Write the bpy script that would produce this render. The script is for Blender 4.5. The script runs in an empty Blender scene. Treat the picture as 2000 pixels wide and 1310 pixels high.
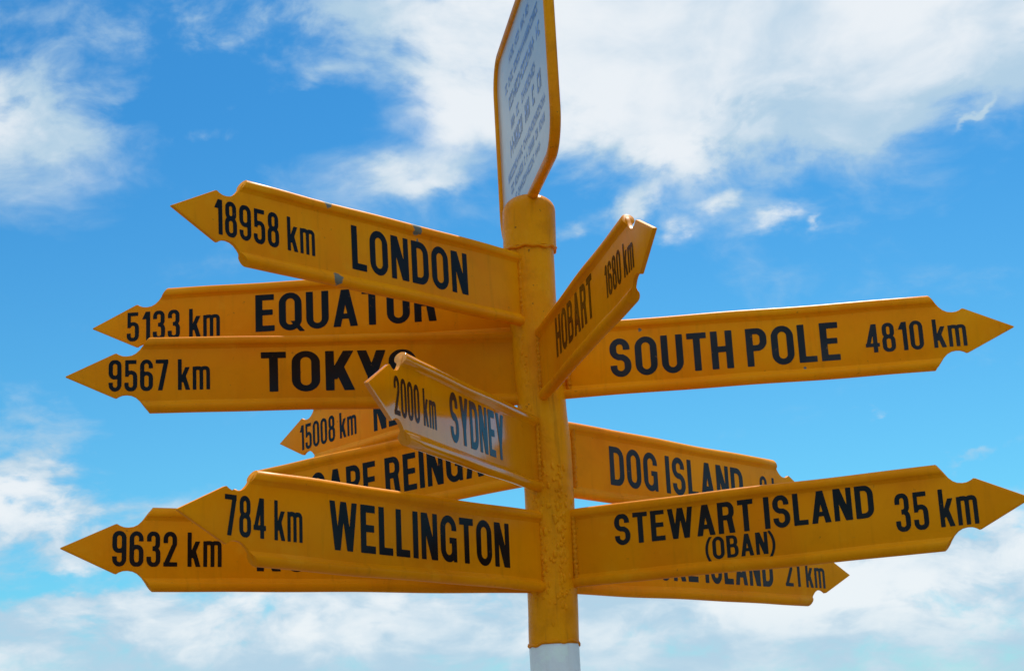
import bpy, bmesh, math, random
import numpy as np
from mathutils import Vector, Matrix
from mathutils.geometry import tessellate_polygon

random.seed(7)
sc = bpy.context.scene
COL = sc.collection
rad = math.radians

# ------------------------------------------------------------------ camera
cam_data = bpy.data.cameras.new('camera')
cam = bpy.data.objects.new('camera', cam_data)
COL.objects.link(cam)
cam_data.sensor_fit = 'HORIZONTAL'
cam_data.sensor_width = 36.0
cam_data.lens = 3322.67 / 2000 * 36.0
cam_data.clip_start = 0.05
cam_data.clip_end = 20000
PITCH, ROLL = 0.2444, 0.0537
fw = Vector((0, math.cos(PITCH), math.sin(PITCH)))
r0 = Vector((1, 0, 0))
u0 = Vector((0, -math.sin(PITCH), math.cos(PITCH)))
rt = r0 * math.cos(ROLL) - u0 * math.sin(ROLL)
up = r0 * math.sin(ROLL) + u0 * math.cos(ROLL)
M = Matrix((rt, up, -fw)).transposed().to_4x4()
M.translation = Vector((-0.0538, -3.3443, 1.599))
cam.matrix_world = M
sc.camera = cam

# ------------------------------------------------------------------ exposure
sc.view_settings.view_transform = 'Standard'
sc.view_settings.look = 'None'
sc.view_settings.exposure = 0.35
sc.view_settings.gamma = 1.0
sc.view_settings.use_curve_mapping = False

# ------------------------------------------------------------------ sun
SUN_EL, SUN_AZ = 54.0, 14.0          # degrees; azimuth measured from +Y (straight ahead) towards +X
sd = Vector((math.sin(rad(SUN_AZ)) * math.cos(rad(SUN_EL)), math.cos(rad(SUN_AZ)) * math.cos(rad(SUN_EL)), math.sin(rad(SUN_EL))))
sun_data = bpy.data.lights.new('sun', 'SUN')
sun_data.energy = 4.0
sun_data.angle = rad(0.53)
sun_data.color = (1.0, 0.94, 0.84)
sun = bpy.data.objects.new('sun', sun_data)
COL.objects.link(sun)
sun.rotation_euler = sd.to_track_quat('Z', 'Y').to_euler()
sun.location = (0, 0, 30)

# ------------------------------------------------------------------ world: Nishita sky with a procedural cloud layer
SKY_STRENGTH = 0.08
sc.cycles.max_bounces = 6
sc.cycles.diffuse_bounces = 3
world = bpy.data.worlds.new('World')
sc.world = world
world.use_nodes = True


class NT:
    """small node-graph helper"""
    def __init__(self, tree):
        self.t = tree
        self.n = tree.nodes
        self.l = tree.links

    def node(self, typ, **kw):
        nd = self.n.new(typ)
        for k, v in kw.items():
            setattr(nd, k, v)
        return nd

    def put(self, sock, v):
        if isinstance(v, bpy.types.NodeSocket):
            self.l.new(v, sock)
        elif v is not None:
            sock.default_value = v

    def m(self, op, a, b=None, c=None, clamp=False):
        nd = self.node('ShaderNodeMath', operation=op, use_clamp=clamp)
        self.put(nd.inputs[0], a)
        self.put(nd.inputs[1], b)
        self.put(nd.inputs[2], c)
        return nd.outputs[0]

    def v(self, op, a, b=None):
        nd = self.node('ShaderNodeVectorMath', operation=op)
        self.put(nd.inputs[0], a)
        self.put(nd.inputs[1], b)
        return nd.outputs['Value'] if op in ('LENGTH', 'DISTANCE', 'DOT_PRODUCT') else nd.outputs[0]

    def mapr(self, x, a, b, c=0.0, d=1.0, smooth=True):
        nd = self.node('ShaderNodeMapRange', interpolation_type='SMOOTHSTEP' if smooth else 'LINEAR')
        for i, q in enumerate((x, a, b, c, d)):
            self.put(nd.inputs[i], q)
        return nd.outputs[0]

    def noise(self, vec, scale, detail=5.0, rough=0.55, dist=0.0, lac=2.0):
        nd = self.node('ShaderNodeTexNoise')
        self.put(nd.inputs['Vector'], vec)
        nd.inputs['Scale'].default_value = scale
        nd.inputs['Detail'].default_value = detail
        nd.inputs['Roughness'].default_value = rough
        nd.inputs['Lacunarity'].default_value = lac
        nd.inputs['Distortion'].default_value = dist
        return nd.outputs

    def mix(self, f, a, b, blend='MIX'):
        nd = self.node('ShaderNodeMix', data_type='RGBA', blend_type=blend)
        self.put(nd.inputs[0], f)
        for s, q in ((nd.inputs[6], a), (nd.inputs[7], b)):
            if isinstance(q, tuple) and len(q) == 3:
                q = (*q, 1.0)
            self.put(s, q)
        return nd.outputs[2]

    def comb(self, x, y, z):
        nd = self.node('ShaderNodeCombineXYZ')
        for i, q in enumerate((x, y, z)):
            self.put(nd.inputs[i], q)
        return nd.outputs[0]


world.node_tree.nodes.clear()
W = NT(world.node_tree)
tc = W.node('ShaderNodeTexCoord')
D = W.v('NORMALIZE', tc.outputs['Generated'])
sep = W.node('ShaderNodeSeparateXYZ')
W.l.new(D, sep.inputs[0])
dx, dy, dz = sep.outputs
sky = W.node('ShaderNodeTexSky', sky_type='NISHITA')
sky.sun_disc = False
sky.sun_elevation = rad(SUN_EL)
sky.sun_rotation = rad(SUN_AZ)
sky.altitude = 0
sky.air_density = 1.0
sky.dust_density = 0.3
sky.ozone_density = 2.2
az = W.m('MULTIPLY', W.m('ARCTAN2', dx, dy), 57.29578)
el = W.m('MULTIPLY', W.m('ARCSINE', dz), 57.29578)
# clear maritime air: deep blue overhead, paler cyan low down
sky_tint = W.mix(W.mapr(el, 6.0, 24.0), (0.34, 0.90, 1.06), (0.19, 0.74, 1.07))
sky_col = W.mix(1.0, sky.outputs[0], sky_tint, 'MULTIPLY')
# cloud layer seen in perspective
den = W.m('ADD', W.m('MAXIMUM', dz, 0.0), 0.45)
px = W.m('DIVIDE', dx, den)
py = W.m('DIVIDE', dy, den)
P = W.comb(px, py, 3.7)
warp = W.noise(P, 4.6, 3.0, 0.55)['Color']
warp2 = W.v('SCALE', W.v('SUBTRACT', warp, (0.5, 0.5, 0.5)))
warp2.node.inputs['Scale'].default_value = 0.12
Pw = W.v('ADD', P, warp2)
fine = W.noise(Pw, 15.0, 7.0, 0.58)[0]
mid = W.noise(Pw, 5.0, 6.0, 0.55)[0]
BROAD_AT = (-21.9, 20.8, 3.8)  # field picked for a clear view and unseen bright cloud as fill light
turn = W.node('ShaderNodeMapping')
W.l.new(P, turn.inputs['Vector'])
turn.inputs['Rotation'].default_value = (0, 0, rad(156))
broad = W.noise(W.v('ADD', turn.outputs[0], BROAD_AT), 1.7, 2.0, 0.5)[0]
# cloud banks: azimuth, elevation, half width, half height (degrees), tilt, amount
BANKS = [
    (9.8, 22.8, 8.4, 2.9, 3, 1.10), (9.0, 21.8, 6.0, 1.7, 4, 0.55), (4.4, 21.0, 3.2, 1.3, 2, 0.45),
    (14.8, 22.2, 4.0, 2.0, 14, 0.45), (12.4, 19.6, 2.0, 0.40, 6, 0.34),
    (-7.8, 24.8, 7.0, 1.0, 3, 0.75), (-3.6, 23.3, 3.4, 0.8, 4, 0.36), (-1.0, 21.6, 1.3, 1.3, 0, 0.30),
    (-7.4, 22.2, 1.7, 0.32, 8, 0.30), (-6.4, 22.8, 1.4, 0.4, 18, 0.26),
    (-16.2, 21.9, 3.2, 1.5, 2, 0.66), (-15.8, 20.9, 2.6, 0.7, 0, 0.28), (-17.6, 24.6, 1.2, 0.8, 0, 0.25),
    (-2.8, 19.2, 2.1, 0.42, 3, 0.40), (-4.4, 19.8, 0.9, 0.4, 0, 0.34), (-10.6, 21.0, 1.1, 0.3, 0, 0.34),
    (4.6, 18.0, 0.85, 0.40, 28, 0.58), (5.7, 17.2, 0.6, 0.4, 30, 0.40), (2.2, 17.3, 0.8, 0.35, 30, 0.40),
    (9.4, 17.3, 0.9, 0.40, 10, 0.60), (7.5, 18.0, 0.5, 0.25, 20, 0.38), (10.6, 16.9, 0.4, 0.2, 20, 0.45),
    (16.6, 19.8, 0.85, 0.10, 28, 0.62),
    (15.3, 8.9, 1.6, 0.30, 18, 0.50), (12.4, 10.7, 0.5, 0.14, 10, 0.40),
    (-16.6, 9.5, 2.5, 1.3, 0, 1.20), (-16.0, 11.8, 2.2, 0.9, -8, 0.32), (-14.2, 7.8, 4.2, 0.9, 4, 0.70),
    (-12.6, 5.6, 5.0, 1.0, 6, 0.45), (12.8, 5.6, 5.4, 1.7, 4, 1.00), (5.0, 4.8, 6.0, 0.9, 3, 0.60),
    (-5.0, 4.9, 6.0, 0.9, 2, 0.60), (-15.4, 6.2, 2.6, 0.35, 4, -0.50),
]
AE = W.comb(az, el, 0.0)
# ragged edges: the banks are torn by turbulence at two sizes
for sc_, am_ in ((9.0, 1.9), (34.0, 1.1)):
    tb = W.v('MULTIPLY', W.v('SUBTRACT', W.noise(P, sc_, 4.0, 0.6)['Color'], (0.5, 0.5, 0.5)), (am_ * 1.5, am_, 0.0))
    AE = W.v('ADD', AE, tb)
dens = 0.0
for (a, e, rx, ry, tilt, amt) in BANKS:
    mp = W.node('ShaderNodeMapping', vector_type='TEXTURE')
    W.l.new(AE, mp.inputs['Vector'])
    mp.inputs['Location'].default_value = (a, e, 0)
    mp.inputs['Rotation'].default_value = (0, 0, rad(tilt))
    mp.inputs['Scale'].default_value = (rx, ry, 1)
    r2 = W.v('DOT_PRODUCT', mp.outputs[0], mp.outputs[0])
    dens = W.m('MULTIPLY_ADD', W.m('POWER', 0.4066, r2), amt, dens)
dens = W.m('MULTIPLY', W.m('MINIMUM', dens, 1.0), W.mapr(fine, 0.30, 0.66, 0.60, 1.2))
# the low deck along the whole horizon, and broken cloud over the rest of the sky
deck = W.m('MULTIPLY', W.mapr(el, 8.5, 3.5), 0.80)
scattered = W.m('MULTIPLY', W.mapr(broad, 0.37, 0.57), 0.95)
scattered = W.m('MULTIPLY', scattered, W.mapr(el, 10.0, 20.0))
field = W.m('ADD', W.m('ADD', dens, deck), scattered)
tex = W.m('ADD', W.m('MULTIPLY', W.m('SUBTRACT', fine, 0.5), 1.1), W.m('MULTIPLY', W.m('SUBTRACT', mid, 0.5), 1.0))
cover = W.m('ADD', field, tex)
alpha = W.mapr(cover, 0.14, 0.95, 0.0, 0.95)
# lit white tops, blue-grey bases
shade_n = W.noise(W.v('ADD', Pw, (0.05, 0.09, 2.0)), 7.0, 6.0, 0.55)[0]
lit = W.mapr(W.m('ADD', W.m('MULTIPLY', W.m('MINIMUM', cover, 1.25), 0.55), W.m('MULTIPLY', W.m('SUBTRACT', shade_n, 0.5), 2.2)), 0.22, 0.92)
lit = W.m('MULTIPLY', lit, W.mapr(el, 2.0, 4.6, 0.35, 1.0))
cloud_col = W.mix(lit, (4.6, 6.3, 7.7), (8.5, 8.9, 9.2))
# front-lit clouds behind the viewer, unseen, brightened to add fill on the signs
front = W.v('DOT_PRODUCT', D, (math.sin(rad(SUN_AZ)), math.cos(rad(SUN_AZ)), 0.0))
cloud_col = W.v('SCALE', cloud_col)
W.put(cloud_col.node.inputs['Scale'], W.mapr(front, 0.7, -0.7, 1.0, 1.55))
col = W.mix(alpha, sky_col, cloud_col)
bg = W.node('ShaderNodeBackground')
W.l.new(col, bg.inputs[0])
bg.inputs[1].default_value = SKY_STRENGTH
wo = W.node('ShaderNodeOutputWorld')
W.l.new(bg.outputs[0], wo.inputs[0])


# ------------------------------------------------------------------ materials
def material(name):
    mt = bpy.data.materials.new(name)
    mt.use_nodes = True
    mt.node_tree.nodes.clear()
    g = NT(mt.node_tree)
    b = g.node('ShaderNodeBsdfPrincipled')
    o = g.node('ShaderNodeOutputMaterial')
    g.l.new(b.outputs[0], o.inputs[0])
    t = g.node('ShaderNodeTexCoord')
    return mt, g, b, t.outputs['Object']


def bump(g, b, h, strength, dist):
    nd = g.node('ShaderNodeBump')
    nd.inputs['Strength'].default_value = strength
    nd.inputs['Distance'].default_value = dist
    g.l.new(h, nd.inputs['Height'])
    g.l.new(nd.outputs[0], b.inputs['Normal'])


def paint(name, base, dark, rough=0.2, dents=1.0, chips=(), grime=0.5, lump=0.15, seed=0.0, spec=0.05):
    """glossy enamel on steel: uneven pigment, rain streaks, grime specks, optional bare-metal chips"""
    mt, g, b, oc = material(name)
    oc2 = g.v('ADD', oc, (seed, seed * 0.7, seed * 0.3))
    big = g.noise(oc2, 5.0, 4.0, 0.55)[0]
    c = g.mix(g.mapr(big, 0.32, 0.72), base, dark)
    st = g.v('MULTIPLY', oc2, (60.0, 60.0, 5.0))
    streak = g.noise(st, 1.0, 4.0, 0.6)[0]
    c = g.mix(g.m('MULTIPLY', g.mapr(streak, 0.52, 0.78), 0.42 * grime), c, (0.30, 0.105, 0.006))
    sp = g.noise(oc2, 95.0, 3.0, 0.6)[0]
    c = g.mix(g.m('MULTIPLY', g.mapr(sp, 0.69, 0.75), 0.75 * grime), c, (0.10, 0.05, 0.015))
    blot = g.noise(oc2, 17.0, 6.0, 0.62)[0]
    c = g.mix(g.m('MULTIPLY', g.mapr(blot, 0.50, 0.68), 0.30 * grime), c, tuple(q * 0.62 for q in dark))
    c = g.mix(g.m('MULTIPLY', g.mapr(blot, 0.44, 0.30), 0.35), c, (min(0.92, base[0] * 1.05), base[1] * 1.22, base[2] + 0.01))
    sv = g.v('MULTIPLY', oc2, (8.0, 8.0, 130.0))
    scr = g.noise(sv, 1.0, 3.0, 0.7, 0.8)[0]
    c = g.mix(g.m('MULTIPLY', g.mapr(scr, 0.72, 0.76), 0.35 * grime), c, (0.30, 0.16, 0.05))
    r = g.m('ADD', rough, g.m('MULTIPLY', g.noise(oc2, 23.0, 4.0, 0.6)[0], 0.08))
    if chips:
        tot = None
        for (x, y, z, s) in chips:
            dist = g.v('DISTANCE', oc, (x, y, z))
            f = g.m('SUBTRACT', s, dist)
            tot = f if tot is None else g.m('MAXIMUM', tot, f)
        tot = g.m('ADD', tot, g.m('MULTIPLY', g.m('SUBTRACT', g.noise(oc, 120.0, 3.0, 0.6)[0], 0.5), 0.016))
        k = g.mapr(tot, 0.0, 0.0015)
        c = g.mix(k, c, (0.17, 0.165, 0.13))
        r = g.mix(k, r, (0.55, 0.55, 0.55))
    g.l.new(c, b.inputs['Base Color'])
    g.l.new(r, b.inputs['Roughness'])
    b.inputs['IOR'].default_value = 1.5
    b.inputs['Specular IOR Level'].default_value = spec
    h = g.m('ADD', g.m('MULTIPLY', g.noise(oc2, 9.0 if dents <= 1 else 26.0, 4.0, 0.55)[0], dents), g.m('MULTIPLY', g.noise(oc2, 160.0, 3.0, 0.6)[0], lump))
    bump(g, b, h, 0.35 if spec < 0.4 else 0.12, 0.004)
    return mt


YELLOW = (0.88, 0.285, 0.001)
YELLOW_D = (0.84, 0.235, 0.001)
MAT = {}
MAT['yellow'] = paint('yellow_enamel', YELLOW, YELLOW_D)
MAT['yellow_pole'] = paint('yellow_pole_enamel', (0.88, 0.310, 0.002), (0.78, 0.225, 0.002), rough=0.22, grime=1.1, lump=0.9, dents=2.2)
MAT['weld'] = paint('painted_weld', (0.84, 0.27, 0.002), (0.70, 0.19, 0.002), rough=0.25, grime=1.0, lump=1.2)
MAT['white_pole'] = paint('white_pole_paint', (0.84, 0.84, 0.83), (0.76, 0.76, 0.75), rough=0.3, grime=0.35, lump=0.6)
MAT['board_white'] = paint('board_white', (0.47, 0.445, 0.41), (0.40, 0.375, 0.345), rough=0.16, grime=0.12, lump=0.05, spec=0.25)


def ink(name, col, wear):
    mt, g, b, oc = material(name)
    n = g.noise(oc, 70.0, 5.0, 0.65)[0]
    n2 = g.noise(oc, 9.0, 3.0, 0.5)[0]
    c = g.mix(g.m('MULTIPLY', g.mapr(n2, 0.35, 0.7), 0.5), col, tuple(min(1, q * 2.2 + 0.004) for q in col))
    c = g.mix(g.m('MULTIPLY', g.mapr(n, 0.66, 0.72), wear), c, (0.42, 0.18, 0.02))
    g.l.new(c, b.inputs['Base Color'])
    b.inputs['Roughness'].default_value = 0.22
    b.inputs['Specular IOR Level'].default_value = 0.15
    return mt


MAT['black'] = ink('black_vinyl', (0.006, 0.005, 0.005), 0.25)
MAT['brown'] = ink('brown_faded_vinyl', (0.030, 0.012, 0.003), 0.4)
MAT['faded'] = ink('faded_black_vinyl', (0.020, 0.019, 0.020), 0.3)
MAT['blue_ink'] = ink('blue_print', (0.12, 0.18, 0.38), 0.0)
MAT['tan_ink'] = ink('tan_print', (0.42, 0.30, 0.16), 0.1)

mt, g, b, oc = material('paved_ground')
n1 = g.noise(oc, 0.35, 6.0, 0.6)[0]
n2 = g.noise(oc, 38.0, 5.0, 0.6)[0]
c = g.mix(g.mapr(n2, 0.3, 0.7), (0.10, 0.095, 0.085), (0.17, 0.16, 0.145))
far = g.mapr(g.v('LENGTH', oc), 9.0, 12.0)
gr = g.mix(g.mapr(n2, 0.35, 0.65), (0.045, 0.075, 0.02), (0.085, 0.11, 0.035))
c = g.mix(g.m('MULTIPLY', far, g.mapr(n1, 0.30, 0.45)), c, gr)
g.l.new(c, b.inputs['Base Color'])
b.inputs['Roughness'].default_value = 0.9
bump(g, b, n2, 0.6, 0.02)
MAT['ground'] = mt


# ------------------------------------------------------------------ mesh helpers
def obj(name, verts, faces, mat, parent=None, smooth=None):
    me = bpy.data.meshes.new(name)
    me.from_pydata(verts, [], faces)
    bm = bmesh.new()
    bm.from_mesh(me)
    bmesh.ops.recalc_face_normals(bm, faces=bm.faces)
    bm.to_mesh(me)
    bm.free()
    if smooth is not None:
        me.polygons.foreach_set('use_smooth', [True] * len(me.polygons))
        me.set_sharp_from_angle(angle=rad(smooth))
    me.materials.append(MAT[mat] if isinstance(mat, str) else mat)
    o = bpy.data.objects.new(name, me)
    COL.objects.link(o)
    o.parent = parent
    return o


def empty(name, loc=(0, 0, 0)):
    o = bpy.data.objects.new(name, None)
    o.empty_display_size = 0.1
    COL.objects.link(o)
    o.location = loc
    return o


def tag(o, label, cat, group=None):
    o['label'] = label
    o['category'] = cat
    if group:
        o['group'] = group


def sweep(rings, closed=False, caps=True):
    """rings: list of equal-length vertex loops -> verts, faces"""
    n = len(rings[0])
    V = [p for r in rings for p in r]
    F = []
    m = len(rings)
    for i in range(m if closed else m - 1):
        j = (i + 1) % m
        for k in range(n):
            l = (k + 1) % n
            F.append((i * n + k, i * n + l, j * n + l, j * n + k))
    if caps and not closed:
        F.append(tuple(range(n)))
        F.append(tuple((m - 1) * n + k for k in range(n)))
    return V, F


def tube(path, radius, seg=12, closed=False, lump=0.0, rng=random):
    P_ = [Vector(p) for p in path]
    rings = []
    m = len(P_)
    ref = Vector((0, 1, 0))
    for i, p in enumerate(P_):
        a = P_[(i - 1) % m] if (closed or i > 0) else p
        c = P_[(i + 1) % m] if (closed or i < m - 1) else p
        t = (c - a).normalized()
        if abs(t.dot(ref)) > 0.95:
            s = t.cross(Vector((1, 0, 0))).normalized()
        else:
            s = t.cross(ref).normalized()
        q = s.cross(t).normalized()
        rr = radius(i) if callable(radius) else radius
        ring = []
        for k in range(seg):
            a_ = 2 * math.pi * k / seg
            r_ = rr * (1 + lump * rng.uniform(-1, 1))
            ring.append(tuple(p + s * (r_ * math.cos(a_)) + q * (r_ * math.sin(a_))))
        rings.append(ring)
    return sweep(rings, closed)


# ------------------------------------------------------------------ lettering: condensed grotesque drawn as outlines
GX0, GY0, GSTEP = -0.08, -0.30, 0.0125
gxs = np.arange(GX0, 1.10, GSTEP)
gys = np.arange(GY0, 1.14, GSTEP)
GX, GY = np.meshgrid(gxs, gys, indexing='ij')
WS, HS = 0.185, 0.155        # stem and bar weight


def rbox(x0, y0, x1, y1, r):
    r = max(0.0, min(r, (x1 - x0) / 2 - 1e-4, (y1 - y0) / 2 - 1e-4))
    qx = np.abs(GX - (x0 + x1) / 2) - (x1 - x0) / 2 + r
    qy = np.abs(GY - (y0 + y1) / 2) - (y1 - y0) / 2 + r
    return np.hypot(np.maximum(qx, 0), np.maximum(qy, 0)) + np.minimum(np.maximum(qx, qy), 0) - r


def ring(x0, y0, x1, y1, r=9, w=None, h=None):
    w = w or WS
    h = h or HS
    return np.maximum(rbox(x0, y0, x1, y1, r), -rbox(x0 + w, y0 + h, x1 - w, y1 - h, r - w * 0.9 if r < 5 else 9))


def box(x0, y0, x1, y1):
    return rbox(x0, y0, x1, y1, 0)


def para(xb, yb, xt, yt, w):
    """slanted stem with horizontal cuts; xb/xt are the left edges at yb/yt, w its horizontal width"""
    k = (xt - xb) / (yt - yb)
    nrm = math.hypot(1, k)
    l = (xb + k * (GY - yb) - GX) / nrm
    rr = (GX - (xb + w) - k * (GY - yb)) / nrm
    return np.maximum(np.maximum(l, rr), np.maximum(yb - GY, GY - yt))


def U(*a):
    r = a[0]
    for q in a[1:]:
        r = np.minimum(r, q)
    return r


def cut(a, *bs):
    for q in bs:
        a = np.maximum(a, -q)
    return a


def glyph(ch):
    w, h = WS, HS
    o = 0.012
    if ch == 'O':
        return 0.60, ring(0, -o, 0.60, 1 + o)
    if ch == 'Q':
        return 0.60, U(ring(0, -o, 0.60, 1 + o), para(0.54, -0.05, 0.30, 0.24, 0.14))
    if ch == 'C':
        return 0.58, cut(ring(0, -o, 0.58, 1 + o), box(0.35, 0.36, 0.9, 0.66))
    if ch == 'G':
        return 0.60, U(cut(ring(0, -o, 0.60, 1 + o), box(0.36, 0.40, 0.9, 0.68)), box(0.33, 0.40, 0.60, 0.53), box(0.47, 0.0, 0.60, 0.50))
    if ch == 'D':
        return 0.59, cut(U(np.maximum(ring(-0.3, 0, 0.59, 1, 0.29), -GX), box(0, 0, w, 1)), box(-1, -1, 0, 2))
    if ch == 'U':
        return 0.59, U(cut(ring(0, -o, 0.59, 1.6), box(-1, 1, 2, 3)))
    if ch == 'H':
        return 0.58, U(box(0, 0, w, 1), box(0.58 - w, 0, 0.58, 1), box(0.1, 0.44, 0.48, 0.44 + h))
    if ch == 'I':
        return w, box(0, 0, w, 1)
    if ch == 'L':
        return 0.48, U(box(0, 0, w, 1), box(0, 0, 0.48, h))
    if ch == 'E':
        return 0.50, U(box(0, 0, w, 1), box(0, 0, 0.50, h), box(0, 1 - h, 0.49, 1), box(0, 0.44, 0.455, 0.44 + h * 0.95))
    if ch == 'T':
        return 0.53, U(box(0.265 - w / 2, 0, 0.265 + w / 2, 1), box(0, 1 - h, 0.53, 1))
    if ch == 'N':
        return 0.59, U(box(0, 0, w * 0.92, 1), box(0.59 - w * 0.92, 0, 0.59, 1), para(0.59 - 0.225, 0, 0, 1, 0.225))
    if ch == 'M':
        return 0.74, U(box(0, 0, w * 0.9, 1), box(0.74 - w * 0.9, 0, 0.74, 1), para(0.28, 0, 0, 1, 0.19), para(0.27, 0, 0.55, 1, 0.19))
    if ch == 'A':
        return 0.64, U(para(0, 0, 0.215, 1, 0.195), para(0.445, 0, 0.23, 1, 0.195), box(0.14, 0.21, 0.50, 0.21 + h * 0.9))
    if ch == 'K':
        return 0.62, U(box(0, 0, w, 1), para(0.02, 0.28, 0.38, 1, 0.225), para(0.395, 0, 0.16, 0.62, 0.225))
    if ch == 'Y':
        return 0.62, U(box(0.31 - w / 2, 0, 0.31 + w / 2, 0.45), para(0.205, 0.36, 0, 1, 0.205), para(0.21, 0.36, 0.415, 1, 0.205))
    if ch == 'W':
        return 0.90, U(para(0.155, 0, 0, 1, 0.175), para(0.17, 0, 0.355, 1, 0.17), para(0.56, 0, 0.375, 1, 0.17), para(0.57, 0, 0.725, 1, 0.175))
    if ch == 'P':
        return 0.56, U(box(0, 0, w, 1), np.maximum(ring(-0.3, 0.40, 0.56, 1, 0.26), -GX))
    if ch == 'R':
        return 0.59, U(box(0, 0, w, 1), np.maximum(ring(-0.3, 0.42, 0.57, 1, 0.25), -GX), para(0.375, 0, 0.30, 0.50, 0.20))
    if ch == 'B':
        return 0.58, U(box(0, 0, w, 1), np.maximum(ring(-0.3, 0.465, 0.55, 1, 0.24, h=0.14), -GX), np.maximum(ring(-0.3, 0, 0.58, 0.60, 0.25, h=0.14), -GX))
    if ch == 'S':
        a = cut(ring(0, 0.435, 0.55, 1 + o), box(0.30, 0.1, 1, 0.70))
        b_ = cut(ring(0, -o, 0.57, 0.585), box(-0.5, 0.30, 0.27, 0.9))
        return 0.57, U(a, b_, para(0.20, 0.435, 0.20, 0.585, 0.18))
    ws, hs = 0.155, 0.125
    if ch == '0':
        return 0.47, ring(0, -o, 0.47, 1 + o, w=ws, h=hs)
    if ch == '1':
        return 0.33, U(box(0.33 - ws, 0, 0.33, 1), para(0.02, 0.74, 0.16, 1.0, 0.17))
    if ch == '8':
        return 0.47, U(ring(0.02, 0.47, 0.45, 1 + o, 0.20, ws, hs), ring(0, -o, 0.47, 0.585, 0.21, ws, hs))
    if ch == '3':
        a = cut(ring(0.01, 0.455, 0.455, 1 + o, 0.20, ws, hs), box(-0.5, 0.30, 0.20, 0.72))
        b_ = cut(ring(0, -o, 0.47, 0.575, 0.21, ws, hs), box(-0.5, 0.28, 0.20, 0.80))
        return 0.47, U(a, b_)
    if ch == '5':
        b_ = cut(ring(0, -o, 0.47, 0.66, 0.21, ws, hs), box(-0.5, 0.27, 0.17, 0.46))
        b_ = cut(b_, box(-0.5, 0.46, 0.10, 0.9))
        return 0.47, U(b_, box(0.05, 1 - hs, 0.44, 1), box(0.03, 0.46, 0.03 + ws * 0.82, 1))
    if ch == '2':
        a = cut(ring(0, 0.40, 0.46, 1 + o, 0.215, ws, hs), box(-0.5, 0.30, 0.50, 0.62), box(-0.5, 0.3, 0.2, 0.68))
        return 0.47, U(a, para(0.0, 0.06, 0.29, 0.64, 0.17), box(0, 0, 0.47, hs))
    if ch == '7':
        return 0.46, U(box(0, 1 - hs, 0.46, 1), para(0.08, 0, 0.295, 0.92, 0.165))
    if ch == '6' or ch == '9':
        big_ = ring(0, -o, 0.47, 1 + o, w=ws, h=hs)
        if ch == '6':
            big_ = cut(big_, box(0.24, 0.30, 0.9, 0.72))
            return 0.47, U(big_, ring(0, -o, 0.47, 0.62, 0.21, ws, hs))
        big_ = cut(big_, box(-0.5, 0.28, 0.23, 0.70))
        return 0.47, U(big_, ring(0, 0.38, 0.47, 1 + o, 0.21, ws, hs))
    if ch == '4':
        return 0.50, U(box(0.27, 0, 0.27 + ws, 1), box(0, 0.20, 0.50, 0.20 + hs), para(0, 0.22, 0.24, 1, 0.15))
    if ch == 'k':
        return 0.44, U(box(0, 0, 0.14, 1), para(0.03, 0.25, 0.27, 0.74, 0.165), para(0.28, 0, 0.12, 0.47, 0.165))
    if ch == 'm':
        a = cut(ring(0, -0.6, 0.385, 0.76, 0.15, 0.135, 0.12), box(-1, -2, 2, 0))
        b_ = cut(ring(0.25, -0.6, 0.635, 0.76, 0.15, 0.135, 0.12), box(-1, -2, 2, 0))
        return 0.635, U(a, b_, box(0, 0, 0.135, 0.75))
    if ch in '()':
        f = np.maximum(np.hypot(GX - 0.95, (GY - 0.42) * 1.0) - 0.95, -(np.hypot(GX - 1.02, (GY - 0.42) * 1.0) - 0.885))
        f = np.maximum(f, np.abs(GY - 0.45) - 0.58)
        if ch == ')':
            f = np.maximum(np.hypot(GX + 0.70, GY - 0.42) - 0.95, -(np.hypot(GX + 0.77, GY - 0.42) - 0.885))
            f = np.maximum(f, np.abs(GY - 0.45) - 0.58)
        return 0.25, f
    raise KeyError(ch)


def contours(F):
    """zero contours of a field as closed loops (marching squares)"""
    nx, ny = F.shape
    F = np.where(np.abs(F) < 1e-6, 1e-6, F)
    F[0, :] = F[-1, :] = 1
    F[:, 0] = F[:, -1] = 1
    inside = F < 0
    cells = np.argwhere((inside[:-1, :-1] != inside[1:, :-1]) | (inside[:-1, :-1] != inside[:-1, 1:]) | (inside[:-1, :-1] != inside[1:, 1:]))
    nxt = {}

    def edge(i, j, d):
        if d == 0:
            a, b2 = F[i, j], F[i + 1, j]
            return (gxs[i] + GSTEP * a / (a - b2), gys[j])
        a, b2 = F[i, j], F[i, j + 1]
        return (gxs[i], gys[j] + GSTEP * a / (a - b2))
    for i, j in cells:
        i, j = int(i), int(j)
        s = [bool(inside[i, j]), bool(inside[i + 1, j]), bool(inside[i + 1, j + 1]), bool(inside[i, j + 1])]
        E_ = [(i, j, 0), (i + 1, j, 1), (i, j + 1, 0), (i, j, 1)]
        outs = [k for k in range(4) if s[k] and not s[(k + 1) % 4]]
        ins = [k for k in range(4) if not s[k] and s[(k + 1) % 4]]
        for k in outs:
            best = min(ins, key=lambda q: (k - q) % 4)
            nxt[E_[k]] = E_[best]
    loops = []
    while nxt:
        st = next(iter(nxt))
        cur = st
        lp = []
        while cur in nxt:
            lp.append(edge(*cur))
            cur = nxt.pop(cur)
        if len(lp) > 5:
            loops.append(lp)
    return loops


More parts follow.
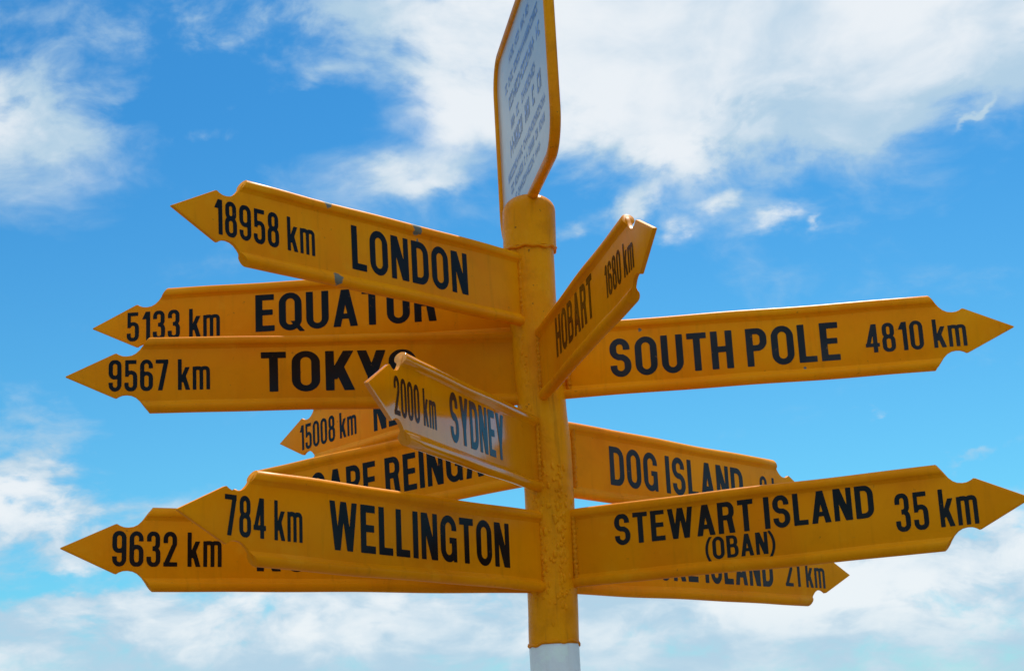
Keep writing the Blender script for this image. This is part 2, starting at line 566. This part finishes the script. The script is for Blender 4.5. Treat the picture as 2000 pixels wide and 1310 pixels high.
def simplify(lp, tol=0.0022):
    pts = lp[:]
    ch = True
    while ch and len(pts) > 4:
        ch = False
        out = []
        i = 0
        n = len(pts)
        skip = False
        for i in range(n):
            if skip:
                out.append(pts[i])
                skip = False
                continue
            a = out[-1] if out else pts[-1]
            p = pts[i]
            c2 = pts[(i + 1) % n]
            dx_, dy_ = c2[0] - a[0], c2[1] - a[1]
            L = math.hypot(dx_, dy_)
            d_ = abs((p[0] - a[0]) * dy_ - (p[1] - a[1]) * dx_) / L if L > 1e-9 else 0
            if d_ < tol and L < 0.16:
                ch = True
                skip = True
            else:
                out.append(p)
        pts = out
    return pts


GLYPHS = {}


def get_glyph(ch):
    if ch not in GLYPHS:
        wd, F = glyph(ch)
        lps = [simplify(l) for l in contours(F.copy())]
        vs = [Vector((p[0], p[1], 0)) for l in lps for p in l]
        tris = tessellate_polygon([[Vector((p[0], p[1], 0)) for p in l] for l in lps])
        GLYPHS[ch] = (wd, vs, tris)
    return GLYPHS[ch]


TRACK = {'name': 0.115, 'dist': 0.10}


def word_mesh(text, xa, xb, base, cap, y, flip, track):
    """text filling xa..xb (xa = reading start, may be > xb), on the plane y"""
    pen = 0.0
    items = []
    prev = ''
    for ch in text:
        if prev + ch in ('KY', 'YO'):
            pen -= 0.06
        prev = ch
        if ch == ' ':
            pen += 0.25
            continue
        wd, vs, tr = get_glyph(ch)
        items.append((pen, vs, tr))
        pen += wd + track
    pen -= track
    k = (xb - xa) / pen
    V, F = [], []
    for p0, vs, tr in items:
        o_ = len(V)
        for v_ in vs:
            V.append((xa + (p0 + v_.x) * k, y, base + v_.y * cap))
        F += [tuple(o_ + q for q in t) for t in tr]
    return V, F


# ------------------------------------------------------------------ the ground
gv = [(-6000, -6000, 0), (6000, -6000, 0), (6000, 6000, 0), (-6000, 6000, 0)]
gr_o = obj('ground', gv, [(0, 1, 2, 3)], 'ground')
gr_o['kind'] = 'structure'

# ------------------------------------------------------------------ the post
SPINE = [(-0.20, -0.004), (0.6, -0.004), (1.4, -0.004), (1.81, -0.0045), (1.90, -0.002), (2.0, 0.001), (2.10, 0.003), (2.20, 0.003),
         (2.28, -0.0015), (2.34, -0.005), (2.42, -0.007), (2.50, -0.009), (2.60, -0.008), (2.72, -0.005)]


def spine(z):
    for (z0, x0), (z1, x1) in zip(SPINE, SPINE[1:]):
        if z <= z1:
            t = (z - z0) / (z1 - z0)
            t = t * t * (3 - 2 * t)
            return x0 + (x1 - x0) * t
    return SPINE[-1][1]


PR = 0.0490


def pole_section(name, prof, mat, parent, seg=64):
    rings = []
    for z, r in prof:
        cx = spine(z)
        rings.append([(cx + r * math.cos(2 * math.pi * k / seg), r * math.sin(2 * math.pi * k / seg), z) for k in range(seg)])
    V, F = sweep(rings)
    return obj(name, V, F, mat, parent, 40)


post = empty('signpost')
tag(post, 'round steel post, yellow above and white below, carrying all the arrow signs', 'signpost')
zz = np.linspace(1.812, 2.612, 60)
pole_section('yellow_pole', [(float(z), PR) for z in zz], 'yellow_pole', post)
pole_section('white_pole', [(float(z), PR - 0.0005) for z in np.linspace(-0.2, 1.8115, 30)], 'white_pole', post)
# base plate on the paving
pole_section('base_plate', [(0.0, 0.13), (0.012, 0.13), (0.014, 0.128)], 'white_pole', post, 48)
# cap: a sleeve over the post with a shallow domed lid
CR = 0.0545
prof = [(2.608, CR - 0.004), (2.609, CR), (2.66, CR), (2.690, CR)]
for k in range(1, 11):
    a = k / 10 * math.pi / 2
    prof.append((2.690 + 0.036 * math.sin(a), 0.0015 + (CR - 0.0015) * math.cos(a) ** 0.8 if k < 10 else 0.0015))
pole_section('cap', prof, 'yellow_pole', post)


def lumpy_ring(name, z, R, r, mat, seed, drip=0.004):
    rg = random.Random(seed)
    path = []
    n = 96
    ph = [rg.uniform(0, 6.28) for _ in range(4)]
    for k in range(n):
        a = 2 * math.pi * k / n
        dz_ = drip * (0.5 * math.sin(2 * a + ph[0]) + 0.3 * math.sin(5 * a + ph[1]) + 0.25 * math.sin(11 * a + ph[2]))
        path.append((spine(z) + R * math.cos(a), R * math.sin(a), z + dz_))
    V, F = tube(path, lambda i: r * (1 + 0.35 * math.sin(i * 0.9 + ph[3]) * rg.random()), 8, True, 0.12, rg)
    return obj(name, V, F, mat, post, 80)


lumpy_ring('weld_ring', 2.6085, CR - 0.002, 0.0032, 'weld', 3, 0.005)
lumpy_ring('paint_edge', 1.8135, PR - 0.0005, 0.0030, 'weld', 5, 0.005)


# runs and blobs of thick paint on the lower post, between the lowest two arms
rg = random.Random(11)
RB = []
for k in range(150):
    z = rg.uniform(1.88, 2.16)
    a = rad(rg.gauss(-66, 7)) if rg.random() < 0.6 else rad(rg.gauss(-100, 20))
    RB.append((a, z, rg.uniform(0.0018, 0.0048), rg.uniform(0.8, 2.6)))
for k in range(60):
    RB.append((rad(rg.gauss(-125, 6)), rg.uniform(2.08, 2.60), rg.uniform(0.0012, 0.0036), rg.uniform(0.8, 2.8)))
RB.append((rad(-91), 1.848, 0.0030, 1.6))
V, F = [], []
for a, z, s, st in RB:
    c0 = Vector((spine(z) + PR * math.cos(a), PR * math.sin(a), z))
    nrm = Vector((math.cos(a), math.sin(a), 0))
    tn = Vector((-math.sin(a), math.cos(a), 0))
    o_ = len(V)
    for (rr_, hh) in ((1.0, -0.3), (0.8, 0.28), (0.4, 0.55)):
        for k in range(8):
            t = 2 * math.pi * k / 8
            q = c0 + tn * (s * rr_ * math.cos(t)) + Vector((0, 0, 1)) * (s * st * rr_ * math.sin(t)) + nrm * (s * hh)
            V.append(tuple(q))
    for rI in range(2):
        for k in range(8):
            l = (k + 1) % 8
            F.append((o_ + rI * 8 + k, o_ + rI * 8 + l, o_ + rI * 8 + 8 + l, o_ + rI * 8 + 8 + k))
    F.append(tuple(o_ + 16 + k for k in range(8)))
pr = obj('paint_runs', V, F, 'yellow_pole', post, 80)
pr['kind'] = 'stuff'

# ------------------------------------------------------------------ the arrow signs
H0, LS, LT = 0.0762, 0.7706, 0.9293
TH = 0.0036            # half thickness of the plate
BR = 0.0110            # rolled edge radius


def arrow_outline(h, ls, lt, r_in):
    k = h / 0.0761
    top = [(0.000, 0.0725), (0.006, 0.0680), (0.012, 0.0600), (0.0185, 0.0510), (0.026, 0.0440), (0.034, 0.0400), (0.043, 0.0386), (0.051, 0.0392), (0.058, 0.0418), (0.0628, 0.0448), (0.0665, 0.0441)]
    pts = [(r_in, 0.0725 * k)]
    pts += [(ls + a, b2 * k) for a, b2 in top]
    pts += [(lt - 0.0035, 0.0022), (lt - 0.0006, 0.0009)]
    return pts + [(a, -b2) for a, b2 in reversed(pts)]


def make_panel(name, h, ls, lt, mat, parent):
    out = arrow_outline(h, ls, lt, 0.022)
    bm = bmesh.new()
    f = bm.faces.new([bm.verts.new((a, -TH, b2)) for a, b2 in out])
    ex = bmesh.ops.extrude_face_region(bm, geom=[f])
    bmesh.ops.translate(bm, verts=[v for v in ex['geom'] if isinstance(v, bmesh.types.BMVert)], vec=(0, 2 * TH, 0))
    bmesh.ops.recalc_face_normals(bm, faces=bm.faces)
    rim = [e for e in bm.edges if len(e.link_faces) == 2 and any(len(q.verts) > 6 for q in e.link_faces)]
    bmesh.ops.bevel(bm, geom=rim, offset=0.0011, segments=2, affect='EDGES', profile=0.6)
    me = bpy.data.meshes.new(name)
    bm.to_mesh(me)
    bm.free()
    me.polygons.foreach_set('use_smooth', [True] * len(me.polygons))
    me.set_sharp_from_angle(angle=rad(35))
    me.materials.append(mat)
    o = bpy.data.objects.new(name, me)
    COL.objects.link(o)
    o.parent = parent
    return o


def make_edge(h, ls, sgn, mat, parent, seed):
    """rolled steel edge: a round bead that flows into the plate"""
    half = []
    for k in range(0, 11):
        a = rad(90 - k * 12.5)
        half.append((BR * math.cos(a), h - BR + BR * math.sin(a)))
    y1, t1 = half[-1]
    y2, t2 = TH - 0.0004, h - 0.0245
    for k in range(1, 7):
        u_ = k / 6
        c1 = (y1 - 0.0020, t1 - 0.0004)
        c2 = (TH + 0.0006, h - 0.0236)
        half.append(tuple((1 - u_) ** 3 * p + 3 * (1 - u_) ** 2 * u_ * q + 3 * (1 - u_) * u_ * u_ * r + u_ ** 3 * s for p, q, r, s in zip((y1, t1), c1, c2, (y2, t2))))
    prof = half + [(-y, t) for y, t in reversed(half[1:])]
    rg = random.Random(seed)
    rings = []
    n = 26
    ph = [rg.uniform(0, 6.28) for _ in range(6)]
    for i in range(n + 1):
        u_ = i / n
        s = 0.024 + (ls - 0.024) * u_
        fade = min(1, (1 - u_) * 6)
        wz = (0.0007 * math.sin(7 * u_ + ph[0]) + 0.0005 * math.sin(17 * u_ + ph[1])) * fade
        wy = 0.0006 * math.sin(9 * u_ + ph[2]) * fade
        ring_ = []
        for y, t in prof:
            sh = 0.62 * (h - t) if i == n else (0.62 * (h - t) - 0.0012 if i == n - 1 else 0)
            ss = (ls if i >= n - 1 else s) + sh
            sc_ = 0.93 if i == n else 1.0
            tt = (t - (h - BR)) * sc_ + (h - BR)
            ring_.append((ss, y * sc_ + wy, sgn * (tt + wz)))
        rings.append(ring_)
    V, F = sweep(rings)
    return obj('rolled_edge', V, F, mat, parent, 45)


def make_weld(h, side, parent, seed):
    rg = random.Random(seed)
    path = []
    n = 46
    y = side * (TH + 0.0005)
    xr = math.sqrt(PR * PR - y * y)
    for i in range(n + 1):
        t = -h + 0.010 + (2 * h - 0.02) * i / n
        path.append((xr + 0.0006 + 0.0007 * math.sin(i * 1.3 + seed), y, t))
    V, F = tube(path, lambda i: 0.0050 * (0.75 + 0.5 * abs(math.sin(i * 0.95 + seed))), 8, False, 0.14, rg)
    return obj('weld_seam', V, F, 'weld', parent, 80)


SIGNS = [
    # words, place text runs, distance text, az, z, tilt, xo, k, kh, ink, label
    ('london', 229.5, 2.5196, -0.72, -0.0019, 0.991, 1.012, 'black',
     [('LONDON', 0.518, 0.208, -0.039, 0.083)], ('18958 km', 0.835, 0.608, -0.0318, 0.0615),
     'yellow arrow sign reading 18958 km LONDON, chipped edges, highest on the left'),
    ('equator', 177.1, 2.5022, 0.24, 0.0023, 0.990, 1.002, 'black',
     [('EQUATOR', 0.580, 0.206, -0.0290, 0.0780)], ('5133 km', 0.848, 0.654, -0.0318, 0.0605),
     'yellow arrow sign reading 5133 km EQUATOR, partly hidden behind the LONDON arm'),
    ('tokyo', 188.5, 2.3633, 0.01, 0.0017, 1.005, 0.996, 'black',
     [('TOKYO', 0.559, 0.252, -0.0385, 0.0800)], ('9567 km', 0.852, 0.658, -0.0310, 0.0615),
     'yellow arrow sign reading 9567 km TOKYO, just below the EQUATOR sign'),
    ('southpole', -5.7, 2.3720, 0.05, 0.0052, 1.002, 1.003, 'faded',
     [('SOUTH POLE', 0.136, 0.591, -0.0405, 0.0775)], ('4810 km', 0.642, 0.838, -0.0310, 0.0575),
     'yellow arrow sign reading SOUTH POLE 4810 km in faded letters, upper right'),
    ('stewart', -26.1, 1.9951, -0.12, 0.0034, 0.990, 1.014, 'black',
     [('STEWART ISLAND', 0.136, 0.645, -0.0045, 0.0590), ('(OBAN)', 0.318, 0.455, -0.0500, 0.0410)], ('35 km', 0.682, 0.828, -0.0350, 0.0670),
     'yellow arrow sign reading STEWART ISLAND (OBAN) 35 km, lowest front arm on the right'),
    ('wellington', 231.1, 1.9884, 0.81, 0.0108, 1.022, 1.029, 'black',
     [('WELLINGTON', 0.624, 0.150, -0.0385, 0.0835)], ('784 km', 0.855, 0.687, -0.0325, 0.0655),
     'yellow arrow sign reading 784 km WELLINGTON, lowest front arm on the left'),
    ('kumagaya', 204.2, 1.9872, 0.71, -0.0032, 1.012, 0.988, 'black',
     [('KUMAGAYA', 0.590, 0.160, -0.0375, 0.0780)], ('9632 km', 0.851, 0.655, -0.0305, 0.0615),
     'yellow arrow sign showing 9632 km, its place name hidden behind the WELLINGTON arm'),
    ('hobart', -79.0, 2.3606, 0.05, -0.0064, 0.990, 0.977, 'brown',
     [('HOBART', 0.207, 0.518, -0.0270, 0.0760)], ('1680 km', 0.610, 0.802, -0.0250, 0.0560),
     'yellow arrow sign reading HOBART 1680 km, foreshortened, pointing up right toward the viewer'),
    ('sydney', 252.8, 2.1811, -1.63, -0.0048, 0.984, 0.987, 'black',
     [('SYDNEY', 0.555, 0.262, -0.0405, 0.0850)], ('2000 km', 0.810, 0.624, -0.0325, 0.0615),
     'glossy yellow arrow sign reading 2000 km SYDNEY, foreshortened and reflecting pale sky'),
    ('newyork', 131.8, 2.3761, -0.47, -0.0014, 1.007, 0.982, 'black',
     [('NEW YORK', 0.556, 0.140, -0.0405, 0.0790)], ('15008 km', 0.850, 0.622, -0.0330, 0.0600),
     'yellow arrow sign reading 15008 km NEW YORK, mostly hidden, receding below the TOKYO arm'),
    ('cape', 145.0, 2.2056, -1.3, 0.0, 1.03, 0.998, 'black',
     [('CAPE REINGA', 0.622, 0.152, -0.0385, 0.0790)], None,
     'yellow arrow sign reading CAPE REINGA, wedged between the SYDNEY and WELLINGTON arms'),
    ('dog', 48.5, 2.1787, -0.69, 0.0199, 1.004, 1.010, 'faded',
     [('DOG ISLAND', 0.166, 0.645, -0.0395, 0.0810)], ('6 km', 0.713, 0.835, -0.0310, 0.0640),
     'yellow arrow sign reading DOG ISLAND, receding behind the STEWART ISLAND arm'),
    ('ruapuke', 42.5, 1.9873, -0.77, 0.0098, 1.002, 1.000, 'faded',
     [('RUAPUKE ISLAND', 0.112, 0.653, -0.0385, 0.0790)], ('21 km', 0.695, 0.836, -0.0345, 0.0600),
     'yellow arrow sign ending ISLAND 21 km, showing beneath the STEWART ISLAND arm'),
]

for i, (key, azd, z, tilt, xo, kk, kh, inkm, places, dist, label) in enumerate(SIGNS):
    a, t = rad(azd), rad(tilt)
    ex_ = Vector((math.cos(a) * math.cos(t), math.sin(a) * math.cos(t), math.sin(t)))
    ez_ = Vector((-math.sin(t) * math.cos(a), -math.sin(t) * math.sin(a), math.cos(t)))
    ey_ = ez_.cross(ex_)
    root = empty('arrow_sign')
    Mx = Matrix((ex_, ey_, ez_)).transposed().to_4x4()
    Mx.translation = Vector((xo, 0, z))
    root.matrix_world = Mx
    tag(root, label, 'sign', 'arrow signs on the post')
    h, ls, lt = H0 * kh, LS * kk, LT * kk
    # random tone and grime per arm; named arms have light by facing painted in
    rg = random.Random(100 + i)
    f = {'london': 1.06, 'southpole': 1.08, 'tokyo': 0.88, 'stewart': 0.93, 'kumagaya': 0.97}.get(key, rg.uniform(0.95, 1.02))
    chips = ()
    if key == 'london':
        chips = ((0.576, 0.007, h - 0.005, 0.0105), (0.350, 0.006, h - 0.010, 0.0135), (0.345, TH, h - 0.030, 0.005), (0.560, 0.007, -h + 0.012, 0.012))
    elif key == 'southpole':
        chips = ((0.20, -TH, 0.052, 0.0035), (0.52, -TH, -0.052, 0.0032))
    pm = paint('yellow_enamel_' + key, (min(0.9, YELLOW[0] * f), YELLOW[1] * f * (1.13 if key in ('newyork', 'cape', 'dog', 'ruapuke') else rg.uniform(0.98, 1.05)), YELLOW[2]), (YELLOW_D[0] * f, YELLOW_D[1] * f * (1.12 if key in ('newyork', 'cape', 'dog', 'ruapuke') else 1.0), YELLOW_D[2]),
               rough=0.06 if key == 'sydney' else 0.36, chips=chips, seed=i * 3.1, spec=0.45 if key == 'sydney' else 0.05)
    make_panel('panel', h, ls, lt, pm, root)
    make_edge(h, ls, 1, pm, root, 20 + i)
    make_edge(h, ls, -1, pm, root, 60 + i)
    make_weld(h, 1, root, 3 * i + 1)
    make_weld(h, -1, root, 3 * i + 2)
    # lettering on both faces; on the +y face reading runs towards the post
    for side in (1, -1):
        y = side * (TH + 0.0006)
        runs = [('place_lettering', p, TRACK['name']) for p in places]
        if dist:
            runs.append(('distance_lettering', dist, TRACK['dist']))
        for nm, (txt, sa, sb, base, cap), trk in runs:
            lo, hi = min(sa, sb), max(sa, sb)
            xa, xb = (hi, lo) if side > 0 else (lo, hi)
            V, F = word_mesh(txt, xa, xb, base, cap, y, side, trk)
            obj(nm, V, F, inkm, root)

# ------------------------------------------------------------------ the board on top of the post
BAZ, BW, BH, BZ = rad(-80.9), 0.348, 0.458, 2.7050
board = empty('information_board', (-0.003, 0, BZ))
board.rotation_euler = (0, 0, BAZ)
tag(board, 'white board with blue print in a rounded yellow tube frame atop the post', 'board')
TR = 0.0108


def rrect(w, z0, z1, r, n=10):
    pts = []
    for cx, cz, a0 in ((w - r, z0 + r, -90), (w - r, z1 - r, 0), (-w + r, z1 - r, 90), (-w + r, z0 + r, 180)):
        for k in range(n + 1):
            a = rad(a0 + 90 * k / n)
            pts.append((cx + r * math.cos(a), 0, cz + r * math.sin(a)))
    return pts


def dense(pts, step):
    out = []
    m = len(pts)
    for i in range(m):
        a, b2 = Vector(pts[i]), Vector(pts[(i + 1) % m])
        k = max(1, int((b2 - a).length / step))
        out += [tuple(a.lerp(b2, q / k)) for q in range(k)]
    return out


V, F = tube(dense(rrect(BW - TR, TR, BH - TR, 0.075), 0.03), TR, 16, True)
obj('frame', V, F, 'yellow_pole', board, 60)
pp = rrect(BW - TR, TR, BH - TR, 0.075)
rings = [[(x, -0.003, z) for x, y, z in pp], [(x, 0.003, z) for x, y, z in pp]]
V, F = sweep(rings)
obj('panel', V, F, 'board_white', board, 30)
# tang that holds the board in the cap
V, F = tube([(0, 0, -0.03), (0, 0, 0.0), (0, 0, TR)], 0.014, 14)
obj('tang', V, F, 'weld', board, 60)
# print too small and too oblique to read: rows of strokes at the size and in the colours seen
rg = random.Random(23)
rows = [(0.385, 0.020, 0.15), (0.340, 0.022, 0.22), (0.292, 0.030, 0.24), (0.240, 0.024, 0.20), (0.192, 0.040, 0.23),
        (0.138, 0.020, 0.25), (0.104, 0.020, 0.24), (0.070, 0.018, 0.18)]
for side in (1, -1):
    V, F = [], []
    y = side * 0.0036
    for zc, hh, hw in rows:
        x = -hw + rg.uniform(0, 0.05)
        while x < hw:
            wl = rg.uniform(0.35, 0.62) * hh
            if rg.random() < 0.14:
                x += hh * 0.8
                continue
            kind = rg.randrange(3)
            parts_ = [(x, zc - hh / 2, x + wl * 0.3, zc + hh / 2)]
            if kind == 0:
                parts_ += [(x + wl * 0.3, zc + hh * 0.25, x + wl, zc + hh / 2), (x + wl * 0.3, zc - hh / 2, x + wl, zc - hh * 0.25)]
            elif kind == 1:
                parts_ += [(x + wl * 0.7, zc - hh / 2, x + wl, zc + hh / 2), (x + wl * 0.3, zc - hh * 0.12, x + wl * 0.7, zc + hh * 0.12)]
            else:
                parts_ += [(x + wl * 0.3, zc - hh * 0.12, x + wl, zc + hh * 0.12)]
            for (xa, za, xb, zb) in parts_:
                o_ = len(V)
                V += [(xa, y, za), (xb, y, za), (xb, y, zb), (xa, y, zb)]
                F.append((o_, o_ + 1, o_ + 2, o_ + 3))
            x += wl + hh * 0.22
    obj('print', V, F, 'blue_ink', board)['kind'] = 'stuff'
